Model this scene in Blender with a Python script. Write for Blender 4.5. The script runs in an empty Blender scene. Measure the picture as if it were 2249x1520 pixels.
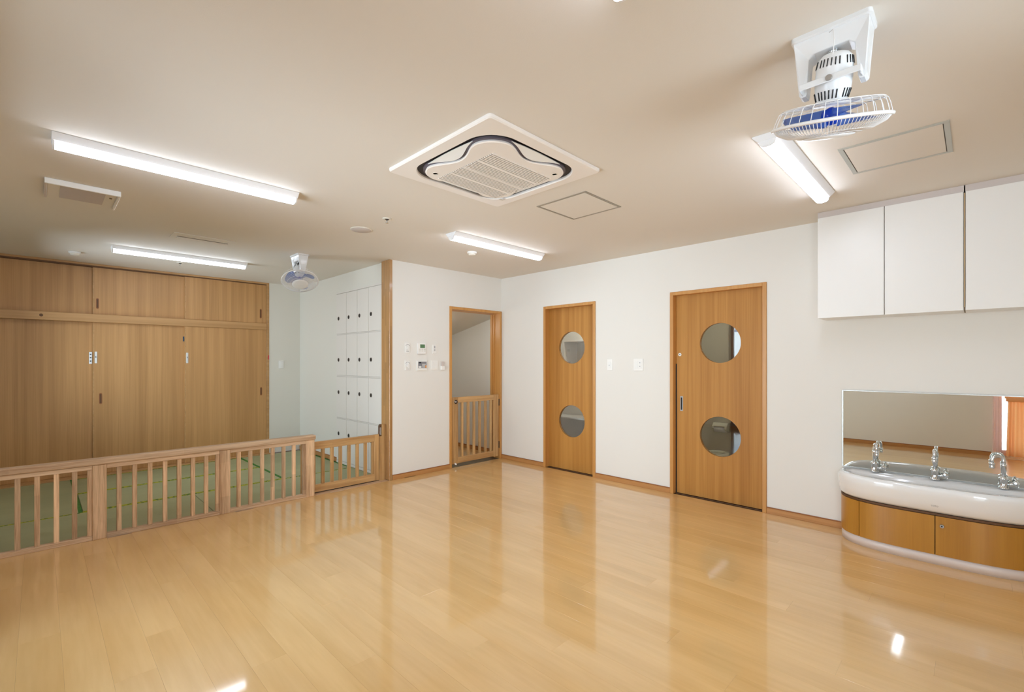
import bpy, bmesh, math, random
from mathutils import Vector, Matrix
random.seed(7)
C = bpy.context.scene.collection
PI = math.pi
SC = bpy.context.scene

# ------------------------------------------------------------------ camera
cam_d = bpy.data.cameras.new('camera')
cam = bpy.data.objects.new('camera', cam_d); C.objects.link(cam)
cam_d.sensor_fit = 'HORIZONTAL'; cam_d.sensor_width = 36.0
cam_d.lens = 1028.83 / 2249 * 36
cam_d.shift_x = 0.0; cam_d.shift_y = 35.5 / 2249
cam_d.clip_start = 0.02; cam_d.clip_end = 200
cam.location = (4.708, -4.544, 1.338)
cam.rotation_euler = (PI / 2, 0, 0.7807)
SC.camera = cam

# ------------------------------------------------------------------ light, exposure
LAMP = 20.0            # strength of the tube diffusers
SKY = 15.0
SC.view_settings.view_transform = 'Standard'
SC.view_settings.look = 'None'
SC.view_settings.gamma = 1.0
SC.view_settings.use_curve_mapping = False
SC.view_settings.exposure = -0.14
SC.cycles.use_denoising = True
SC.cycles.max_bounces = 10
SC.cycles.diffuse_bounces = 6
SC.cycles.glossy_bounces = 5
SC.cycles.transmission_bounces = 6
SC.cycles.transparent_max_bounces = 24
SC.cycles.caustics_reflective = False
SC.cycles.caustics_refractive = False
SC.cycles.sample_clamp_indirect = 8.0

wd = bpy.data.worlds.new('sky'); SC.world = wd; wd.use_nodes = True
nt = wd.node_tree; nt.nodes.clear()
wo = nt.nodes.new('ShaderNodeOutputWorld'); wb = nt.nodes.new('ShaderNodeBackground')
tc = nt.nodes.new('ShaderNodeTexCoord'); sx = nt.nodes.new('ShaderNodeSeparateXYZ')
mr = nt.nodes.new('ShaderNodeMapRange'); cr = nt.nodes.new('ShaderNodeValToRGB')
nt.links.new(tc.outputs['Generated'], sx.inputs[0]); nt.links.new(sx.outputs['Z'], mr.inputs['Value'])
mr.inputs['From Min'].default_value = -0.25; mr.inputs['From Max'].default_value = 0.6
cr.color_ramp.elements[0].color = (0.78, 0.88, 1.0, 1)
cr.color_ramp.elements[1].color = (0.62, 0.80, 1.0, 1)
e = cr.color_ramp.elements.new(0.34); e.color = (0.80, 0.90, 1.0, 1)
nt.links.new(mr.outputs[0], cr.inputs[0]); nt.links.new(cr.outputs[0], wb.inputs['Color'])
wb.inputs['Strength'].default_value = SKY
nt.links.new(wb.outputs[0], wo.inputs['Surface'])

# window openings: (name, wall, a0, a1, z0, z1)   wall 'S' = y -5.05, wall 'E' = x 6.2
WINDOWS = [('window_1', 'S', -2.35, -1.15, 0.75, 2.1), ('window_2', 'S', 1.22, 3.0, 0.06, 2.20),
           ('window_3', 'S', 4.93, 5.95, 0.05, 2.1), ('window_4', 'E', -3.6, -2.3, 0.75, 2.1)]
for n, w, a0, a1, z0, z1 in WINDOWS:          # light portals in the window openings
    ld = bpy.data.lights.new('window_portal', 'AREA'); ld.shape = 'RECTANGLE'
    ld.size = a1 - a0; ld.size_y = z1 - z0; ld.cycles.is_portal = True
    lo = bpy.data.objects.new('window_portal', ld); C.objects.link(lo)
    if w == 'S':
        lo.location = ((a0 + a1) / 2, -5.21, (z0 + z1) / 2); lo.rotation_euler = (PI / 2, 0, 0)
    else:
        lo.location = (6.36, (a0 + a1) / 2, (z0 + z1) / 2); lo.rotation_euler = (PI / 2, 0, PI / 2)

# ------------------------------------------------------------------ materials
def lin(c):
    return tuple(((v / 255) / 12.92 if v / 255 <= 0.04045 else ((v / 255 + 0.055) / 1.055) ** 2.4) for v in c) + (1,)

def base(name):
    m = bpy.data.materials.new(name); m.use_nodes = True
    return m, m.node_tree, m.node_tree.nodes['Principled BSDF']

def plain(name, rgb, rough=0.5, metal=0.0, coat=0.0, spec=0.5, bump=0.0, bscale=200, var=0.0):
    m, t, p = base(name)
    c = lin(rgb); p.inputs['Base Color'].default_value = c
    p.inputs['Roughness'].default_value = rough; p.inputs['Metallic'].default_value = metal
    p.inputs['Coat Weight'].default_value = coat; p.inputs['Specular IOR Level'].default_value = spec
    tcn = t.nodes.new('ShaderNodeTexCoord'); nz = t.nodes.new('ShaderNodeTexNoise')
    t.links.new(tcn.outputs['Object'], nz.inputs['Vector']); nz.inputs['Scale'].default_value = bscale
    if bump:
        b = t.nodes.new('ShaderNodeBump'); b.inputs['Strength'].default_value = bump
        b.inputs['Distance'].default_value = 0.001
        t.links.new(nz.outputs['Fac'], b.inputs['Height']); t.links.new(b.outputs[0], p.inputs['Normal'])
    if var:
        n2 = t.nodes.new('ShaderNodeTexNoise'); n2.inputs['Scale'].default_value = 3.0
        t.links.new(tcn.outputs['Object'], n2.inputs['Vector'])
        mx = t.nodes.new('ShaderNodeMix'); mx.data_type = 'RGBA'
        mx.inputs[6].default_value = tuple(v * (1 - var) for v in c[:3]) + (1,)
        mx.inputs[7].default_value = tuple(min(1, v * (1 + var)) for v in c[:3]) + (1,)
        t.links.new(n2.outputs['Fac'], mx.inputs[0]); t.links.new(mx.outputs[2], p.inputs['Base Color'])
    return m

def wood(name, light, dark, axis='z', band=14.0, along=0.5, rough=0.42, coat=0.0, var=0.10, fine=0.35, lam=0.0, lamw=0.03, laml=0.45, crough=0.1, bump=0.15, mottle=0.0, cior=1.5, spec=0.5):
    """grain runs along axis; lam > 0 adds finger-jointed staves of width lamw and length laml"""
    m, t, p = base(name); N = t.nodes.new; L = t.links.new
    tcn = N('ShaderNodeTexCoord'); oi = N('ShaderNodeObjectInfo')
    off = N('ShaderNodeVectorMath'); off.operation = 'SCALE'; off.inputs[0].default_value = (17, 29, 41)
    L(oi.outputs['Random'], off.inputs['Scale'])
    add = N('ShaderNodeVectorMath'); add.operation = 'ADD'
    L(tcn.outputs['Object'], add.inputs[0]); L(off.outputs[0], add.inputs[1])
    def mapped(b, a):
        mp = N('ShaderNodeMapping')
        s = [b, b, b]; s['xyz'.index(axis)] = a
        mp.inputs['Scale'].default_value = s; L(add.outputs[0], mp.inputs['Vector']); return mp
    n1 = N('ShaderNodeTexNoise'); n1.inputs['Scale'].default_value = 1.0; n1.inputs['Detail'].default_value = 3
    n1.inputs['Distortion'].default_value = 0.25
    L(mapped(band, along).outputs[0], n1.inputs['Vector'])
    n2 = N('ShaderNodeTexNoise'); n2.inputs['Scale'].default_value = 1.0; n2.inputs['Detail'].default_value = 4
    L(mapped(band * 9, along * 5).outputs[0], n2.inputs['Vector'])
    mx = N('ShaderNodeMath'); mx.operation = 'MULTIPLY_ADD'
    L(n2.outputs['Fac'], mx.inputs[0]); mx.inputs[1].default_value = fine
    sc1 = N('ShaderNodeMath'); sc1.operation = 'MULTIPLY'; sc1.inputs[1].default_value = 1 - fine
    L(n1.outputs['Fac'], sc1.inputs[0]); L(sc1.outputs[0], mx.inputs[2])
    ramp = N('ShaderNodeValToRGB'); ramp.color_ramp.elements[0].position = 0.34; ramp.color_ramp.elements[1].position = 0.62
    ramp.color_ramp.elements[0].color = lin(dark); ramp.color_ramp.elements[1].color = lin(light)
    L(mx.outputs[0], ramp.inputs['Fac'])
    col = ramp.outputs['Color']
    hs = N('ShaderNodeHueSaturation')
    v1 = N('ShaderNodeMath'); v1.operation = 'MULTIPLY_ADD'; v1.inputs[1].default_value = 2 * var; v1.inputs[2].default_value = 1 - var
    L(oi.outputs['Random'], v1.inputs[0]); L(v1.outputs[0], hs.inputs['Value']); L(col, hs.inputs['Color'])
    col = hs.outputs['Color']
    if lam:
        sep = N('ShaderNodeSeparateXYZ'); L(add.outputs[0], sep.inputs[0])
        oth = [k for k in 'XYZ' if k != axis.upper()]
        fl = []
        for k in oth:
            d = N('ShaderNodeMath'); d.operation = 'DIVIDE'; d.inputs[1].default_value = lamw; L(sep.outputs[k], d.inputs[0])
            f = N('ShaderNodeMath'); f.operation = 'FLOOR'; L(d.outputs[0], f.inputs[0]); fl.append(f)
        cb = N('ShaderNodeCombineXYZ'); L(fl[0].outputs[0], cb.inputs[0]); L(fl[1].outputs[0], cb.inputs[1])
        wn = N('ShaderNodeTexWhiteNoise'); wn.noise_dimensions = '3D'; L(cb.outputs[0], wn.inputs['Vector'])
        d = N('ShaderNodeMath'); d.operation = 'DIVIDE'; d.inputs[1].default_value = laml; L(sep.outputs[axis.upper()], d.inputs[0])
        s = N('ShaderNodeMath'); s.operation = 'ADD'; L(d.outputs[0], s.inputs[0]); L(wn.outputs['Value'], s.inputs[1])
        f = N('ShaderNodeMath'); f.operation = 'FLOOR'; L(s.outputs[0], f.inputs[0])
        cb2 = N('ShaderNodeCombineXYZ'); L(fl[0].outputs[0], cb2.inputs[0]); L(fl[1].outputs[0], cb2.inputs[1]); L(f.outputs[0], cb2.inputs[2])
        w2 = N('ShaderNodeTexWhiteNoise'); w2.noise_dimensions = '3D'; L(cb2.outputs[0], w2.inputs['Vector'])
        h2 = N('ShaderNodeHueSaturation'); v2 = N('ShaderNodeMath'); v2.operation = 'MULTIPLY_ADD'
        v2.inputs[1].default_value = 2 * lam; v2.inputs[2].default_value = 1 - lam
        L(w2.outputs['Value'], v2.inputs[0]); L(v2.outputs[0], h2.inputs['Value']); L(col, h2.inputs['Color']); col = h2.outputs['Color']
    if mottle:
        n3 = N('ShaderNodeTexNoise'); n3.inputs['Scale'].default_value = 1.0; n3.inputs['Detail'].default_value = 2
        L(mapped(9, 2.2).outputs[0], n3.inputs['Vector'])
        h3 = N('ShaderNodeHueSaturation'); v3 = N('ShaderNodeMath'); v3.operation = 'MULTIPLY_ADD'
        v3.inputs[1].default_value = 2 * mottle; v3.inputs[2].default_value = 1 - mottle
        L(n3.outputs['Fac'], v3.inputs[0]); L(v3.outputs[0], h3.inputs['Value']); L(col, h3.inputs['Color']); col = h3.outputs['Color']
    L(col, p.inputs['Base Color'])
    p.inputs['Roughness'].default_value = rough; p.inputs['Coat Weight'].default_value = coat
    p.inputs['Coat Roughness'].default_value = crough; p.inputs['Coat IOR'].default_value = cior
    p.inputs['Specular IOR Level'].default_value = spec
    if bump:
        b = N('ShaderNodeBump'); b.inputs['Strength'].default_value = bump; b.inputs['Distance'].default_value = 0.0006
        L(n2.outputs['Fac'], b.inputs['Height']); L(b.outputs[0], p.inputs['Normal'])
    return m

def glass(name, tint=(0.95, 0.97, 0.96), ior=1.5, refl=1.0):
    m = bpy.data.materials.new(name); m.use_nodes = True; t = m.node_tree; t.nodes.clear()
    o = t.nodes.new('ShaderNodeOutputMaterial'); tr = t.nodes.new('ShaderNodeBsdfTransparent'); g = t.nodes.new('ShaderNodeBsdfGlossy')
    f = t.nodes.new('ShaderNodeFresnel'); mx = t.nodes.new('ShaderNodeMixShader'); f.inputs['IOR'].default_value = ior
    tr.inputs['Color'].default_value = tint + (1,); g.inputs['Roughness'].default_value = 0.01
    g.inputs['Color'].default_value = (refl, refl, refl, 1)
    t.links.new(f.outputs[0], mx.inputs[0]); t.links.new(tr.outputs[0], mx.inputs[1]); t.links.new(g.outputs[0], mx.inputs[2])
    t.links.new(mx.outputs[0], o.inputs['Surface']); return m

def tinted(name, rgb, opac, rough=0.15):
    """clear coloured plastic or sheer cloth: part see-through, part surface"""
    m, t, p = base(name); p.inputs['Base Color'].default_value = lin(rgb); p.inputs['Roughness'].default_value = rough
    tr = t.nodes.new('ShaderNodeBsdfTransparent'); c = lin(rgb); tr.inputs['Color'].default_value = tuple(0.35 + 0.65 * v for v in c[:3]) + (1,)
    mx = t.nodes.new('ShaderNodeMixShader'); mx.inputs[0].default_value = opac
    o = [n for n in t.nodes if n.type == 'OUTPUT_MATERIAL'][0]
    t.links.new(tr.outputs[0], mx.inputs[1]); t.links.new(p.outputs[0], mx.inputs[2]); t.links.new(mx.outputs[0], o.inputs['Surface'])
    return m

def emit(name, rgb, s):
    m, t, p = base(name)
    p.inputs['Base Color'].default_value = (0.9, 0.9, 0.9, 1)
    p.inputs['Emission Color'].default_value = rgb + (1,); p.inputs['Emission Strength'].default_value = s
    return m

def tatami_mat(name):
    m, t, p = base(name); N = t.nodes.new; L = t.links.new
    tcn = N('ShaderNodeTexCoord'); mp = N('ShaderNodeMapping'); mp.inputs['Scale'].default_value = (300, 20, 1)
    L(tcn.outputs['Object'], mp.inputs[0]); nz = N('ShaderNodeTexNoise'); nz.inputs['Scale'].default_value = 1.0; L(mp.outputs[0], nz.inputs['Vector'])
    mp2 = N('ShaderNodeMapping'); mp2.inputs['Scale'].default_value = (3, 1.2, 1); L(tcn.outputs['Object'], mp2.inputs[0])
    n2 = N('ShaderNodeTexNoise'); n2.inputs['Scale'].default_value = 1.0; L(mp2.outputs[0], n2.inputs['Vector'])
    ad = N('ShaderNodeMath'); ad.operation = 'MULTIPLY_ADD'; ad.inputs[1].default_value = 0.4; L(nz.outputs['Fac'], ad.inputs[0])
    ml = N('ShaderNodeMath'); ml.operation = 'MULTIPLY'; ml.inputs[1].default_value = 0.6; L(n2.outputs['Fac'], ml.inputs[0]); L(ml.outputs[0], ad.inputs[2])
    r = N('ShaderNodeValToRGB'); r.color_ramp.elements[0].position = .3; r.color_ramp.elements[1].position = .7
    r.color_ramp.elements[0].color = lin((146, 147, 110)); r.color_ramp.elements[1].color = lin((163, 165, 124)); L(ad.outputs[0], r.inputs[0])
    L(r.outputs[0], p.inputs['Base Color']); p.inputs['Roughness'].default_value = 0.55
    b = N('ShaderNodeBump'); b.inputs['Strength'].default_value = .3; b.inputs['Distance'].default_value = .001
    L(nz.outputs['Fac'], b.inputs['Height']); L(b.outputs[0], p.inputs['Normal']); return m

def border_mat(name, c1, c2):
    m, t, p = base(name); N = t.nodes.new; L = t.links.new
    tcn = N('ShaderNodeTexCoord'); v = N('ShaderNodeTexVoronoi'); v.inputs['Scale'].default_value = 32
    L(tcn.outputs['Object'], v.inputs['Vector'])
    r = N('ShaderNodeValToRGB'); r.color_ramp.interpolation = 'CONSTANT'; r.color_ramp.elements[1].position = .45
    r.color_ramp.elements[0].color = lin(c1); r.color_ramp.elements[1].color = lin(c2); L(v.outputs['Distance'], r.inputs[0])
    L(r.outputs[0], p.inputs['Base Color']); p.inputs['Roughness'].default_value = .7; return m

def cloth(name, rgb):
    m, t, p = base(name); p.inputs['Base Color'].default_value = lin(rgb); p.inputs['Roughness'].default_value = .85
    tr = t.nodes.new('ShaderNodeBsdfTranslucent'); tr.inputs['Color'].default_value = lin(rgb)
    mx = t.nodes.new('ShaderNodeMixShader'); mx.inputs[0].default_value = .12
    o = [n for n in t.nodes if n.type == 'OUTPUT_MATERIAL'][0]
    t.links.new(p.outputs[0], mx.inputs[1]); t.links.new(tr.outputs[0], mx.inputs[2]); t.links.new(mx.outputs[0], o.inputs['Surface'])
    return m

M = dict(
    wall=plain('wallpaper', (232, 230, 225), 0.85, spec=.2, bump=.25, bscale=260),
    wall_warm=plain('wallpaper_alcove', (226, 223, 214), 0.85, spec=.2, bump=.25, bscale=260),  # slightly darker, warmer paper for the alcove and passage walls
    ceil=plain('ceiling_paper', (227, 221, 212), 0.9, spec=.15, bump=.3, bscale=240),
    floorbase=plain('subfloor', (120, 85, 50), 0.7),
    plank=wood('maple_floor', (229, 187, 126), (215, 170, 106), 'x', 5, .7, rough=.30, coat=1.0, crough=.065, cior=1.55, var=.015, fine=.3, bump=.03, mottle=.08),
    door=wood('honey_door', (192, 138, 68), (166, 112, 48), 'z', 17, .35, rough=.48, spec=.3, var=.02, fine=.28, bump=.05),
    frame=wood('honey_frame', (204, 150, 84), (188, 132, 68), 'z', 30, .5, rough=.38, var=.03, fine=.4, bump=.05),
    base=wood('baseboard_wood', (190, 138, 84), (172, 120, 68), 'x', 30, .5, rough=.4, var=.02, fine=.4, bump=.05),
    basey=wood('baseboard_wood_y', (190, 138, 84), (172, 120, 68), 'y', 30, .5, rough=.4, var=.02, fine=.4, bump=.05),
    lip=plain('baseboard_lip', (150, 92, 46), .4),
    closet=wood('closet_wood', (200, 152, 96), (174, 128, 74), 'z', 15, .3, rough=.45, var=.025, fine=.34, bump=.06),
    closetrail=wood('closet_rail_wood', (194, 150, 98), (172, 128, 76), 'y', 24, .4, rough=.42, var=.02, bump=.05),
    closetback=plain('closet_track', (96, 62, 32), .6),
    post=wood('laminated_post', (190, 148, 98), (158, 116, 70), 'z', 22, .6, rough=.3, coat=.4, var=.03, fine=.45, lam=.16, lamw=.031, laml=.42),
    ash=wood('ash_rail_wood', (226, 196, 162), (170, 130, 94), 'y', 26, .9, rough=.5, var=.08, fine=.45, lam=.10, lamw=.2, laml=.5),
    ashz=wood('ash_baluster_wood', (226, 192, 154), (166, 126, 88), 'z', 30, 1.6, rough=.5, var=.20, fine=.45, lam=.14, lamw=.2, laml=.3),
    oak=wood('oak_gate_rail', (204, 164, 112), (168, 124, 74), 'y', 26, .9, rough=.45, var=.05, fine=.4, lam=.08, lamw=.2, laml=.33),
    oakz=wood('oak_gate_upright', (200, 160, 108), (160, 118, 70), 'z', 36, 1.2, rough=.45, var=.10, fine=.35, lam=.08, lamw=.2, laml=.35),
    basinwood=wood('basin_cabinet_wood', (180, 126, 46), (164, 110, 36), 'z', 12, .8, rough=.35, var=.02, fine=.3, bump=.05),
    plinth=plain('plinth_white', (214, 200, 192), .35),
    cab=plain('cabinet_white', (236, 235, 232), .32, spec=.4),
    cabtrim=plain('cabinet_filler', (205, 195, 190), .5),
    edgeband=plain('edge_band', (214, 186, 148), .5),
    gap=plain('shadow_gap', (96, 92, 84), .8),
    dark=plain('black_rubber', (16, 14, 13), .6),
    locker=plain('locker_white', (226, 221, 214), .5, spec=.35),
    lockergap=plain('locker_gap', (196, 190, 182), .7),
    pull=plain('pull_grey', (70, 66, 60), .35, metal=.6),
    chrome=plain('chrome', (225, 228, 230), .07, metal=1.0),
    steel=plain('brushed_steel', (176, 176, 176), .3, metal=.9),
    ceramic=plain('white_ceramic', (240, 241, 242), .08, coat=.6, spec=.6),
    plastic=plain('white_plastic', (238, 238, 236), .35),
    plasticw=plain('warm_plastic', (226, 220, 208), .4),
    platew=plain('switch_white', (240, 239, 236), .3),
    grey=plain('grey_print', (128, 128, 134), .5),
    darkgrey=plain('dark_display', (36, 38, 42), .2),
    green=plain('lcd_green', (92, 128, 90), .3),
    orange=plain('orange_button', (232, 150, 70), .5),
    red=plain('red_tag', (206, 52, 66), .6),
    blue=plain('blue_tag', (26, 62, 92), .5),
    tatami=tatami_mat('tatami_rush'),
    heri=border_mat('tatami_border', (52, 96, 24), (164, 164, 34)),
    heri2=border_mat('tatami_border_green', (40, 104, 34), (58, 118, 38)),
    lamp=emit('lit_diffuser', (0.88, 0.97, 1.13), LAMP),
    fixture=plain('fixture_white', (236, 236, 238), .4),
    mirror=plain('mirror_silver', (232, 236, 232), .01, metal=1.0),
    glass=glass('clear_glass'),
    winglass=glass('window_glass'),
    alu=plain('aluminium_frame', (196, 196, 192), .35, metal=.7),
    hatch=plain('hatch_frame', (160, 152, 138), .5, metal=.2),
    hatch2=plain('hatch_frame_silver', (184, 184, 176), .4, metal=.3),
    black=plain('vent_black', (30, 24, 28), .5),
    ventgrey=plain('vent_grey', (96, 88, 96), .5),
    grille=plain('grille_beige', (214, 206, 194), .55),
    slot=plain('grille_slot', (120, 110, 98), .8),
    acbody=plain('ac_white', (240, 234, 228), .4),
    blade=tinted('blue_clear_plastic', (96, 142, 220), .45),
    bladehub=tinted('blue_hub_plastic', (10, 62, 190), .9, .1),
    wire=plain('cage_wire_white', (238, 238, 238), .3),
    fancase=plain('fan_white', (234, 236, 238), .3, coat=.2),
    curtain=cloth('orange_curtain', (246, 184, 128)),
    sheer=tinted('pink_sheer', (252, 226, 228), .45, .9),
    toilet=plain('toilet_ceramic', (214, 214, 196), .15),
    roomwall=plain('small_room_wall', (190, 184, 164), .85),
    brown=plain('brown_frame', (92, 62, 38), .5),
    scaff=plain('galvanised_pipe', (190, 196, 214), .4, metal=.5),
    screed=plain('threshold_metal', (120, 110, 92), .35, metal=.6),
)

# ------------------------------------------------------------------ mesh builder
class MB:
    def __init__(s): s.v = []; s.f = []; s.sm = []
    def add(s, v, f, smooth=False):
        k = len(s.v); s.v += [tuple(p) for p in v]; s.f += [tuple(i + k for i in q) for q in f]; s.sm += [smooth] * len(f); return s
    def box(s, x0, x1, y0, y1, z0, z1):
        x0, x1 = min(x0, x1), max(x0, x1); y0, y1 = min(y0, y1), max(y0, y1); z0, z1 = min(z0, z1), max(z0, z1)
        return s.add([(x0, y0, z0), (x1, y0, z0), (x1, y1, z0), (x0, y1, z0), (x0, y0, z1), (x1, y0, z1), (x1, y1, z1), (x0, y1, z1)],
                     [(0, 3, 2, 1), (4, 5, 6, 7), (0, 1, 5, 4), (1, 2, 6, 5), (2, 3, 7, 6), (3, 0, 4, 7)])
    def ring_sweep(s, rings, closed=True, cap=True, smooth=True):
        n = len(rings[0]); v = [p for r in rings for p in r]; f = []
        for i in range(len(rings) - 1):
            for j in range(n if closed else n - 1):
                a = i * n + j; b = i * n + (j + 1) % n
                f.append((a, b, b + n, a + n))
        s.add(v, f, smooth)
        if cap:
            k = len(s.v) - len(v)
            s.f.append(tuple(k + j for j in reversed(range(n)))); s.sm.append(False)
            s.f.append(tuple(k + (len(rings) - 1) * n + j for j in range(n))); s.sm.append(False)
        return s
    def cyl(s, p0, p1, r0, r1=None, n=20, smooth=True):
        r1 = r0 if r1 is None else r1; p0, p1 = Vector(p0), Vector(p1); d = (p1 - p0).normalized()
        a = d.orthogonal().normalized(); b = d.cross(a)
        rg = [[p + (a * math.cos(2 * PI * i / n) + b * math.sin(2 * PI * i / n)) * r for i in range(n)] for p, r in ((p0, r0), (p1, r1))]
        return s.ring_sweep(rg, smooth=smooth)
    def tube(s, pts, r, n=8, closed=False, rr=None):
        pts = [Vector(p) for p in pts]; rings = []; m = len(pts)
        up = None
        for i, p in enumerate(pts):
            if closed: d = (pts[(i + 1) % m] - pts[i - 1]).normalized()
            else: d = (pts[min(i + 1, m - 1)] - pts[max(i - 1, 0)]).normalized()
            if up is None: a = d.orthogonal().normalized()
            else:
                a = up - d * up.dot(d)
                a = a.normalized() if a.length > 1e-6 else d.orthogonal().normalized()
            up = a; b = d.cross(a); q = rr[i] if rr else r
            rings.append([p + (a * math.cos(2 * PI * j / n) + b * math.sin(2 * PI * j / n)) * q for j in range(n)])
        if closed:
            rings.append(rings[0]); return s.ring_sweep(rings, cap=False)
        return s.ring_sweep(rings)
    def lathe(s, prof, c, axis=Vector((0, 0, 1)), n=32):
        """prof: (radius, height) pairs along axis from centre c"""
        c = Vector(c); axis = Vector(axis).normalized(); a = axis.orthogonal().normalized(); b = axis.cross(a)
        rings = [[c + axis * h + (a * math.cos(2 * PI * i / n) + b * math.sin(2 * PI * i / n)) * max(r, 1e-4) for i in range(n)] for r, h in prof]
        return s.ring_sweep(rings)
    def prism(s, poly, ax, t0, t1, smooth=False):
        """poly in the two axes other than ax (in xyz order), extruded along ax from t0 to t1"""
        def P(p, t):
            q = list(p); q.insert('xyz'.index(ax), t); return tuple(q)
        return s.ring_sweep([[P(p, t0) for p in poly], [P(p, t1) for p in poly]], smooth=smooth)
    def build(s, name, mat, parent=None, bevel=0.0, seg=1, kind=None, xf=None, origin=None):
        o0 = Vector((0, 0, 0))
        if parent is not None: o0 = Vector(parent['o']) if 'o' in parent else Vector((0, 0, 0))
        elif origin is not None: o0 = Vector(origin)
        vs = [Vector(p) for p in s.v]
        if xf is not None: vs = [xf @ p for p in vs]
        me = bpy.data.meshes.new(name); me.from_pydata([tuple(p - o0) for p in vs], [], s.f)
        me.polygons.foreach_set('use_smooth', s.sm)
        bm = bmesh.new(); bm.from_mesh(me); bmesh.ops.recalc_face_normals(bm, faces=bm.faces); bm.to_mesh(me); bm.free()
        me.materials.append(mat); me.update()
        o = bpy.data.objects.new(name, me); C.objects.link(o)
        if parent is not None: o.parent = parent; o['o'] = tuple(o0)
        else: o.location = o0; o['o'] = tuple(o0)
        if bevel:
            b = o.modifiers.new('bevel', 'BEVEL'); b.width = bevel; b.segments = seg; b.limit_method = 'ANGLE'; b.angle_limit = 0.7
        if kind: o['kind'] = kind
        return o

def thing(name, label, cat, loc, group=None):
    o = bpy.data.objects.new(name, None); C.objects.link(o); o.location = loc; o['o'] = tuple(loc)
    o.empty_display_size = .05
    o['label'] = label; o['category'] = cat
    if group: o['group'] = group
    return o
def tag(o, label, cat, group=None):
    o['label'] = label; o['category'] = cat
    if group: o['group'] = group
    return o
def setting(name, loc=(0, 0, 0)):
    o = bpy.data.objects.new(name, None); C.objects.link(o); o.location = loc; o['o'] = tuple(loc); o['kind'] = 'structure'
    o.empty_display_size = .05; return o
def B(x0, x1, y0, y1, z0, z1): return MB().box(x0, x1, y0, y1, z0, z1)

def copy_tree(o, loc, label, group=None):
    delta = Vector(loc) - Vector(o.location)
    def rec(a, par):
        c = a.copy(); C.objects.link(c)
        if par is not None: c.parent = par
        c['o'] = tuple(Vector(a['o']) + delta) if 'o' in a else tuple(loc)
        for ch in list(a.children): rec(ch, c)
        return c
    r = rec(o, None); r.location = loc; r['label'] = label
    if group: r['group'] = group
    return r

H = 2.5
# ------------------------------------------------------------------ the room shell
S = 'structure'
fl = B(-3.5, 6.35, -5.2, 1.6, -0.12, -0.012).build('floor', M['floorbase'], kind=S)
B(-3.5, 6.35, -5.2, 1.6, H, H + .12).build('ceiling', M['ceil'], kind=S)

def plank(x0, x1, y0, y1):
    B(x0 + .0001, x1 - .0001, y0 + .0001, y1 - .0001, -0.012, 0.0).build('plank', M['plank'], fl, bevel=.0004)
PW = 0.145; j = 0; y = -5.05
while y < -0.001:
    y1 = min(y + PW, 0.0)
    x = 0.02 - (0.0, 0.62, 1.2, 0.35, 0.9, 1.5)[j % 6]
    while x < 6.2:
        x1 = x + 1.82
        if x1 > 0.03: plank(max(x, .0), min(x1, 6.2), y, y1)
        x = x1
    y = y1; j += 1
yy = -1.05
while yy < .165:                                  # boards of the passage behind the doorway
    plank(-1.6, 0.0, yy, min(yy + PW, .165)); yy += PW

# wall with the doors (y 0 .. 0.12)
D2 = (0.779, 1.572, 2.046); D3 = (2.486, 3.389, 2.050)
w = MB()
for x0, x1, z0, z1 in ((0, D2[0] + .02, 0, H), (D2[1] - .02, D3[0] + .02, 0, H), (D3[1] - .02, 6.35, 0, H), (D2[0] + .02, D2[1] - .02, D2[2] - .02, H), (D3[0] + .02, D3[1] - .02, D3[2] - .02, H)):
    w.box(x0, x1, 0, .12, z0, z1)
w.box(-.165, 0, -.005, .165, 0, H)
w.build('wall_back', M['wall'], kind=S)
# wall with the thermostat (x -0.165 .. 0), doorway y -0.91 .. -0.005
w = MB(); w.box(-.165, 0, -1.725, -.89, 0, H).box(-.165, 0, -.89, -.005, 2.02, H); w.build('wall_left', M['wall'], kind=S)
# alcove walls
B(-2.8, -.165, -1.72, -1.62, 0, H).build('wall_alcove', M['wall_warm'], kind=S)
B(-2.8, -2.675, -2.17, -1.72, 0, H).build('wall_far', M['wall_warm'], kind=S)
# walls behind the camera, with window openings
w = MB()
xs = sorted([-3.5, 6.35] + [a for n, k, a0, a1, z0, z1 in WINDOWS if k == 'S' for a in (a0, a1)])
for i in range(len(xs) - 1):
    win = [q for q in WINDOWS if q[1] == 'S' and abs(q[2] - xs[i]) < 1e-6]
    if win: w.box(xs[i], xs[i + 1], -5.2, -5.05, 0, win[0][4]).box(xs[i], xs[i + 1], -5.2, -5.05, win[0][5], H)
    else: w.box(xs[i], xs[i + 1], -5.2, -5.05, 0, H)
w.build('wall_front', M['wall'], kind=S)
q = WINDOWS[3]; w = MB()
w.box(6.2, 6.35, -5.05, q[2], 0, H).box(6.2, 6.35, q[3], 0, 0, H).box(6.2, 6.35, q[2], q[3], 0, q[4]).box(6.2, 6.35, q[2], q[3], q[5], H)
w.build('wall_right', M['wall'], kind=S)
# passage behind the doorway: wall, end wall, sloping soffit
w = MB(); w.box(-3.4, -.165, .165, .28, 0, H).box(-1.75, -1.65, -1.62, .165, 0, H)
w.add([(-1.65, -1.0, 1.70), (-1.65, .165, 1.70), (-.165, -1.0, 2.03), (-.165, .165, 2.03), (-1.65, -1.0, 2.5), (-1.65, .165, 2.5), (-.165, -1.0, 2.5), (-.165, .165, 2.5)],
      [(0, 1, 3, 2), (4, 6, 7, 5), (0, 4, 5, 1), (2, 3, 7, 6), (0, 2, 6, 4), (1, 5, 7, 3)])
w.build('wall_passage', M['wall_warm'], kind=S)
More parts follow.
